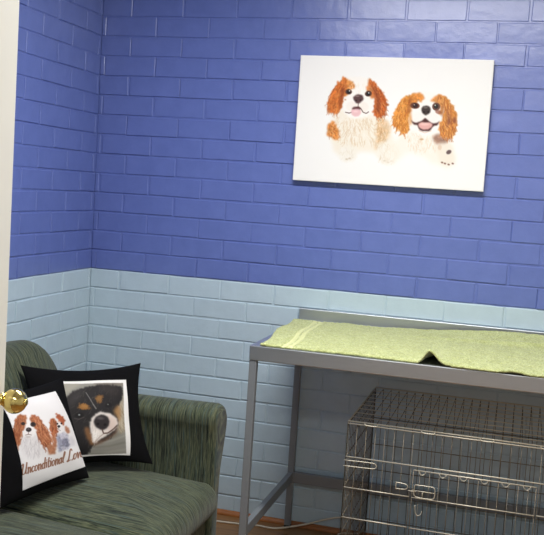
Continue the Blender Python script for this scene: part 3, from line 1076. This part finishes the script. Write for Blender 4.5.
def make_cushion(label, centre, xa, za, size, T, pinch, seed):
    xa = Vector(xa).normalized()
    za = Vector(za); za = (za - xa * za.dot(xa)).normalized()
    ya = za.cross(xa)
    m4 = frame(centre, xa, ya, za)
    R3 = np.array(m4.to_3x3()); C = np.array(centre)
    f = cushion_shape(size, T, pinch, seed)
    N = 40
    g = .5 - .5 * np.cos(np.linspace(0, PI, N + 1))
    U, V = np.meshgrid(g, g)
    A = f(U, V, -1) @ R3.T + C
    B = f(U, V, 1) @ R3.T + C
    W_ = N + 1
    n = W_ * W_
    faces = []
    for j in range(N):
        for i in range(N):
            a = j * W_ + i
            faces.append((a, a + W_, a + W_ + 1, a + 1)); faces.append((n + a, n + a + 1, n + a + W_ + 1, n + a + W_))
    bm = bmesh.new()
    vs = [bm.verts.new(v) for v in np.concatenate([A.reshape(-1, 3), B.reshape(-1, 3)]).tolist()]
    for q in faces: bm.faces.new([vs[i] for i in q])
    bmesh.ops.remove_doubles(bm, verts=bm.verts, dist=1e-5)
    o = from_bm('cushion', bm, M['black'], None, True)
    tag(o, label, 'cushion', 'printed cushions on the sofa')
    return o, f, R3, C

def add_print(o, f, R3, C, quad, nu, nv, colf, name):
    hq = homography(quad)
    def surf(U, V):
        u, v = hq(U, V)
        u = np.clip(u, .004, .996); v = np.clip(v, .004, .996)
        e = 1e-3
        p = f(u, v, -1)
        du = f(u + e, v, -1) - f(u - e, v, -1); dv = f(u, v + e, -1) - f(u, v - e, -1)
        nn = np.cross(dv, du); nn /= np.linalg.norm(nn, axis=-1, keepdims=True)
        nn = np.where((nn[..., 1:2] > 0), -nn, nn)
        p = p + nn * .0022
        return p @ R3.T + C, nn @ R3.T
    return paint_mesh(name, nu, nv, surf, colf, M['print'], o, .0018)

def paint_tricolour():
    p = Paint(54, 376, 134, 462, 7, (236, 234, 232), 8)
    p.frame(55, 365, 5.1)
    ph = [(24, 97), (346, 92), (362, 450), (40, 462)]
    p.poly(ph, (146, 144, 136), 0, 1, 1, 0, False)
    inside = p.mask(ph, 0, 1, False)
    keep = p.a.copy() * 0 + np.array((236, 234, 232))
    p.poly([(24, 97), (130, 95), (100, 120), (60, 150), (24, 190)], (166, 162, 148), 0, 8, .8)
    p.poly([(200, 92), (346, 92), (346, 110), (230, 108)], (120, 112, 100), 0, 6, .7)
    p.poly([(190, 430), (260, 385), (320, 330), (352, 330), (362, 450), (150, 458)], (134, 132, 124), 0, 8, 1)
    for a, b_, c in (((200, 420), (352, 395), (108, 106, 98)), ((230, 395), (354, 362), (160, 158, 150)), ((180, 445), (356, 430), (154, 152, 144)), ((260, 380), (350, 335), (120, 116, 100))):
        p.line([a, ((a[0] + b_[0]) / 2, (a[1] + b_[1]) / 2 + 6), b_], 9, c, .6, 14)
    p.poly([(300, 250), (340, 160), (346, 92), (352, 330), (318, 330)], (164, 154, 134), 0, 8, .95)
    p.hair([(305, 250), (340, 170), (350, 300), (320, 330)], [(190, 180, 160), (140, 124, 100)], 40, 40, 75, 10, 5, .4)
    head = [(24, 215), (50, 172), (92, 138), (150, 115), (215, 104), (300, 106), (342, 120), (336, 180), (312, 235), (322, 285), (306, 340), (256, 384), (196, 408), (172, 440), (150, 458), (40, 462), (34, 330)]
    p.poly(head, (34, 31, 32), 3, 3)
    p.hair(head, [(58, 54, 54), (22, 20, 22), (44, 40, 42), (70, 64, 60)], 200, 24, lambda x, y: 110 + (200 - x) * .15, 20, 5, .4)
    p.poly([(60, 180), (100, 145), (140, 130), (120, 175), (80, 220)], (62, 58, 58), 4, 14, .6)
    p.poly([(220, 110), (300, 108), (330, 130), (300, 160), (240, 140)], (58, 52, 50), 4, 14, .6)
    p.line([(158, 142), (176, 172), (192, 202), (206, 224)], [4, 4, 6], (150, 147, 144), .7, 4)
    p.ell(147, 214, 28, 15, (146, 100, 48), 10, 9, 1, 4); p.ell(150, 212, 14, 7, (166, 120, 66), 10, 6, .6)
    p.ell(223, 175, 19, 22, (122, 86, 46), 30, 9, 1, 4); p.ell(224, 172, 10, 12, (142, 104, 60), 30, 6, .6)
    p.ell(124, 256, 22, 14, (20, 18, 20), 0, 4); p.ell(124, 254, 5, 4, (150, 154, 154), 0, 3); p.line([(100, 272), (124, 276), (146, 266)], 5, (84, 76, 74), .7, 4)
    p.ell(270, 206, 18, 12, (22, 20, 22), -20, 4); p.ell(268, 202, 4, 3, (120, 120, 118), 0, 3)
    p.poly([(150, 325), (166, 316), (186, 348), (200, 400), (180, 408), (160, 372)], (128, 88, 54), 4, 6, .9)
    p.poly([(300, 230), (324, 205), (334, 250), (326, 290), (310, 262)], (158, 118, 76), 4, 7, .9)
    muz = [(176, 300), (190, 264), (218, 244), (252, 244), (290, 254), (316, 286), (312, 318), (284, 344), (244, 372), (204, 398), (190, 388), (186, 350)]
    p.poly(muz, (226, 218, 212), 3, 4)
    p.poly([(186, 330), (204, 320), (226, 350), (214, 390), (198, 396), (188, 370)], (240, 234, 228), 3, 8, .8)
    p.poly([(262, 262), (310, 276), (314, 312), (286, 336), (262, 320)], (208, 186, 176), 2, 10, .8)
    p.hair([(190, 290), (215, 330), (235, 360), (200, 390)], [(200, 190, 184), (246, 242, 238)], 30, 26, 120, 20, 3, .4)
    p.poly([(196, 290), (206, 266), (236, 254), (266, 266), (274, 296), (262, 322), (236, 330), (208, 316)], (44, 38, 40), 1, 4)
    p.ell(228, 272, 18, 7, (92, 84, 86), 5, 6, .8); p.ell(216, 300, 7, 6, (16, 12, 14), 0, 3); p.ell(252, 304, 7, 6, (16, 12, 14), 0, 3)
    p.line([(238, 328), (246, 348), (268, 346), (296, 326), (312, 310)], 7, (84, 60, 54), .85, 4)
    p.line([(246, 350), (226, 366), (202, 392)], 5, (150, 130, 120), .6, 5)
    p.poly([(200, 398), (250, 374), (300, 342), (316, 318), (312, 345), (260, 386), (205, 410)], (96, 70, 54), 2, 5, .8)
    p.poly([(40, 330), (110, 300), (150, 380), (150, 458), (40, 462)], (24, 22, 24), 3, 12, .7)
    p.a = keep * (1 - inside[..., None]) + p.a * inside[..., None]
    return p

GLY = {  # pen strokes in a unit box: x right, y up from the baseline, x-height 0.5
 'U': ([(.02, .78), (.10, .90), (.16, .80), (.12, .40), (.14, .08), (.26, .0), (.38, .12), (.46, .50), (.50, .92)], [(.50, .92), (.46, .40), (.48, .05), (.58, .04)], .62),
 'n': ([(.0, .45), (.06, .5), (.07, .0)], [(.07, .32), (.18, .5), (.26, .44), (.26, .06), (.34, .02)], .36),
 'c': ([(.27, .42), (.18, .5), (.07, .38), (.05, .14), (.14, .0), (.29, .10)], .30),
 'o': ([(.17, .5), (.06, .40), (.05, .12), (.14, .0), (.26, .12), (.27, .38), (.17, .5)], [(.26, .40), (.34, .42)], .34),
 'd': ([(.26, .40), (.16, .5), (.05, .34), (.06, .08), (.14, .0), (.26, .14)], [(.30, .95), (.26, .10), (.34, .02)], .37),
 'i': ([(.02, .44), (.08, .5), (.08, .08), (.16, .02)], [(.08, .68), (.10, .72)], .19),
 't': ([(.10, .86), (.08, .10), (.16, .0), (.22, .06)], [(.0, .52), (.20, .56)], .23),
 'a': ([(.26, .42), (.16, .5), (.05, .34), (.06, .08), (.14, .0), (.25, .14)], [(.27, .5), (.26, .08), (.34, .02)], .36),
 'l': ([(.02, .10), (.14, .60), (.18, .92), (.10, .94), (.07, .60), (.08, .10), (.18, .02)], .20),
 'L': ([(.40, .80), (.34, .95), (.22, .88), (.18, .50), (.14, .12), (.04, .02), (.10, -.04), (.30, .04), (.50, .0), (.58, .12)], .56),
 'v': ([(.0, .44), (.07, .5), (.13, .02), (.26, .46), (.34, .44)], .32),
 'e': ([(.06, .24), (.26, .34), (.18, .5), (.06, .34), (.08, .06), (.18, .0), (.30, .12)], .32),
 ' ': (.26,),
}

def paint_spaniels():
    p = Paint(-8, 386, 92, 498, 7, (233, 231, 232), 5)
    p.frame(0, 400, 5.345)
    B, BD, BL_ = (158, 92, 58), (116, 62, 40), (190, 128, 90)
    p.poly([(118, 190), (200, 190), (235, 245), (225, 300), (150, 310), (110, 260)], (222, 218, 220), 4, 12, .9)
    p.hair([(120, 200), (210, 210), (225, 280), (140, 290)], [(204, 200, 204), (240, 238, 238), (190, 184, 188)], 70, 34, 92, 18, 4, .45)
    p.poly([(105, 85), (150, 78), (185, 88), (194, 140), (180, 190), (150, 205), (122, 185), (112, 130)], (236, 232, 232), 2, 3)
    p.poly([(105, 86), (138, 82), (142, 108), (134, 140), (122, 165), (112, 140)], (166, 104, 70), 3, 3, 1, .08)
    p.poly([(164, 86), (190, 92), (202, 140), (190, 160), (168, 130), (160, 110)], (160, 98, 64), 3, 3, 1, .08)
    e1 = [(118, 80), (94, 82), (76, 112), (72, 160), (74, 212), (90, 240), (110, 238), (112, 205), (120, 160), (118, 115)]
    p.poly(e1, B, 4, 2, 1, .08); p.hair(e1, [BD, BL_, (146, 80, 50)], 70, 40, 98, 12, 4, .55)
    e2 = [(172, 84), (206, 94), (236, 138), (262, 188), (270, 224), (248, 252), (222, 238), (206, 212), (192, 172), (190, 130)]
    p.poly(e2, (162, 94, 62), 4, 2, 1, .08); p.hair(e2, [BD, BL_, (140, 78, 50), (206, 146, 108)], 100, 42, 66, 14, 4, .55)
    p.ell(122, 128, 11, 9, (52, 38, 34), 0, 3); p.ell(176, 132, 15, 13, (66, 50, 44), 0, 3); p.ell(176, 130, 9, 9, (34, 28, 28), 0, 2)
    p.ell(152, 160, 15, 12, (48, 40, 42), 0, 3); p.ell(150, 156, 6, 3, (110, 100, 100), 0, 2)
    p.line([(152, 172), (150, 184), (136, 188)], 4, (120, 96, 92), .8); p.line([(150, 184), (166, 188)], 4, (120, 96, 92), .8)
    p.ell(150, 198, 14, 6, (190, 180, 180), 0, 4, .7)
    p.poly([(252, 236), (284, 250), (292, 278), (276, 294), (254, 282)], (170, 112, 80), 4, 4, .95, .08)
    p.poly([(274, 196), (292, 190), (300, 215), (292, 250), (280, 262), (276, 230)], (160, 98, 66), 4, 4, .9, .08)
    # small dog
    p.poly([(292, 180), (345, 172), (372, 215), (370, 258), (312, 272), (300, 230)], (188, 186, 200), 4, 4, .95, .08)
    p.poly([(326, 215), (360, 205), (368, 244), (332, 250)], (112, 112, 130), 3, 4, .85, .1)
    p.poly([(300, 200), (318, 200), (326, 262), (312, 282), (304, 240)], (136, 138, 156), 3, 4, .8, .1)
    p.poly([(284, 95), (325, 85), (345, 125), (335, 172), (300, 180), (290, 140)], (234, 230, 230), 2, 3)
    e3 = [(284, 100), (266, 106), (262, 140), (266, 180), (282, 196), (304, 172), (306, 150), (298, 118)]
    p.poly(e3, (168, 92, 58), 4, 2, 1, .08); p.hair(e3, [BD, BL_], 40, 30, 80, 14, 4, .5)
    p.poly([(294, 76), (322, 82), (344, 108), (338, 136), (324, 124), (308, 108)], (164, 88, 58), 4, 2, 1, .08)
    p.ell(304, 128, 5, 5, (50, 36, 34), 0, 2); p.ell(326, 126, 5, 5, (50, 36, 34), 0, 2); p.ell(313, 142, 8, 7, (46, 38, 40), 0, 2)
    p.line([(312, 150), (312, 160), (322, 164)], 3, (120, 96, 92), .8)
    p.poly([(346, 138), (362, 145), (374, 172), (360, 178), (348, 160)], (172, 112, 82), 3, 3, .9, .1)
    p.poly([(372, 200), (392, 205), (402, 235), (380, 250)], (206, 202, 208), 3, 5, .8)
    # lettering rising to the right
    x, h = 0.0, 62.0
    total = sum(GLY[c][-1] for c in 'Unconditional Love')
    ax, ay, bx_, by_ = 108, 402, 440, 303
    ux, uy = (bx_ - ax), (by_ - ay)
    L = math.hypot(ux, uy); ux /= L; uy /= L
    sx = L / total
    for ch in 'Unconditional Love':
        g = GLY[ch]
        for st in g[:-1]:
            q = smooth_path([(a, b, 0) for a, b in st], 5)
            pts = []
            wd = []
            for v in q:
                X = (x + v.x + .10 * v.y) * sx; Y = v.y * h * (.92 if ch not in 'UL' else 1.0)
                pts.append((ax + ux * X - 0 * Y, ay + uy * X - Y))
            for i in range(len(pts) - 1):
                dx, dy = pts[i + 1][0] - pts[i][0], pts[i + 1][1] - pts[i][1]
                wd.append(3.2 + 4.6 * abs(dy) / (math.hypot(dx, dy) + 1e-6) * (1 if dy > 0 else .55))
            p.line(pts, wd, (140, 96, 74), .95, 1.0)
        x += g[-1]
    return p

# cushion leaning in the corner of arm and back
bc, bfun, bR, bC = make_cushion('black cushion with close-up photo of a black and tan spaniel face', BK_C, BK_X, BK_Z, BK_S, .052, .135, 1.3)
pt = paint_tricolour()
ht = layout(BK_P)
pr_ = add_print(bc, bfun, bR, bC, BK_Q, 170, 190, lambda U, V: pt.sample(*ht(U, V)), 'photo_print')
pr_['label'] = 'square photo print with white border'
# cushion leaning on the sofa back
fc, ffun, fR, fC = make_cushion('black cushion with white panel of two small spaniels above brown script lettering', FR_C, FR_X, FR_Z, FR_S, .058, .075, 4.1)
ps = paint_spaniels()
hs = layout(FR_P)
pr_ = add_print(fc, ffun, fR, fC, FR_Q, 190, 220, lambda U, V: ps.sample(*hs(U, V)), 'white_panel')
pr_['label'] = 'white printed cloth panel'


# ------------------------------------------------------------------ ceiling lamps
def lamp(label, x, y, power, sx=1.2, sy=.28):
    t = empty('ceiling_light', (x, y, RZ))
    tag(t, label, 'lamp', 'ceiling fluorescent lamps')
    box('housing', x - sx / 2, x + sx / 2, y - sy / 2, y + sy / 2, RZ - .055, RZ, M['lamp_white'], t, .006, 2)
    box('diffuser', x - sx / 2 + .02, x + sx / 2 - .02, y - sy / 2 + .02, y + sy / 2 - .02, RZ - .075, RZ - .055, M['tube_light'], t, .006, 2)
    rebase(t)
    ld = bpy.data.lights.new('ceiling_tube', 'AREA')
    ld.shape = 'RECTANGLE'; ld.size = sx - .06; ld.size_y = sy - .06
    ld.energy = power
    ld.color = (1.0, .99, .965)
    lo = bpy.data.objects.new('ceiling_tube', ld)
    COL.objects.link(lo)
    lo.location = (x, y, RZ - .08)
lamp('fluorescent ceiling lamp in the middle of the room above the sofa and bench', 1.42, -1.40, 54, 1.2, .28)
lamp('fluorescent ceiling lamp near the doorway, behind the viewpoint', 2.1, -4.1, 17)

w = bpy.data.worlds.new('World')
bpy.context.scene.world = w
w.use_nodes = True
w.node_tree.nodes['Background'].inputs[0].default_value = (.6, .62, .66, 1)
w.node_tree.nodes['Background'].inputs[1].default_value = 0.1

# ------------------------------------------------------------------ camera
cam = bpy.data.cameras.new('camera')
co = bpy.data.objects.new('camera', cam)
COL.objects.link(co)
co.location = (1.87016, -3.74304, 1.44838)
co.rotation_euler = (1.482824, -0.0640617, 0.2722975)
cam.sensor_fit = 'HORIZONTAL'
cam.sensor_width = 36.0
cam.lens = 911.56 / 544 * 36.0
cam.clip_start = .05
bpy.context.scene.camera = co

vs = bpy.context.scene.view_settings
vs.view_transform = 'Standard'
vs.look = 'None'
vs.exposure = 0.0
vs.gamma = 1.0
vs.use_curve_mapping = False
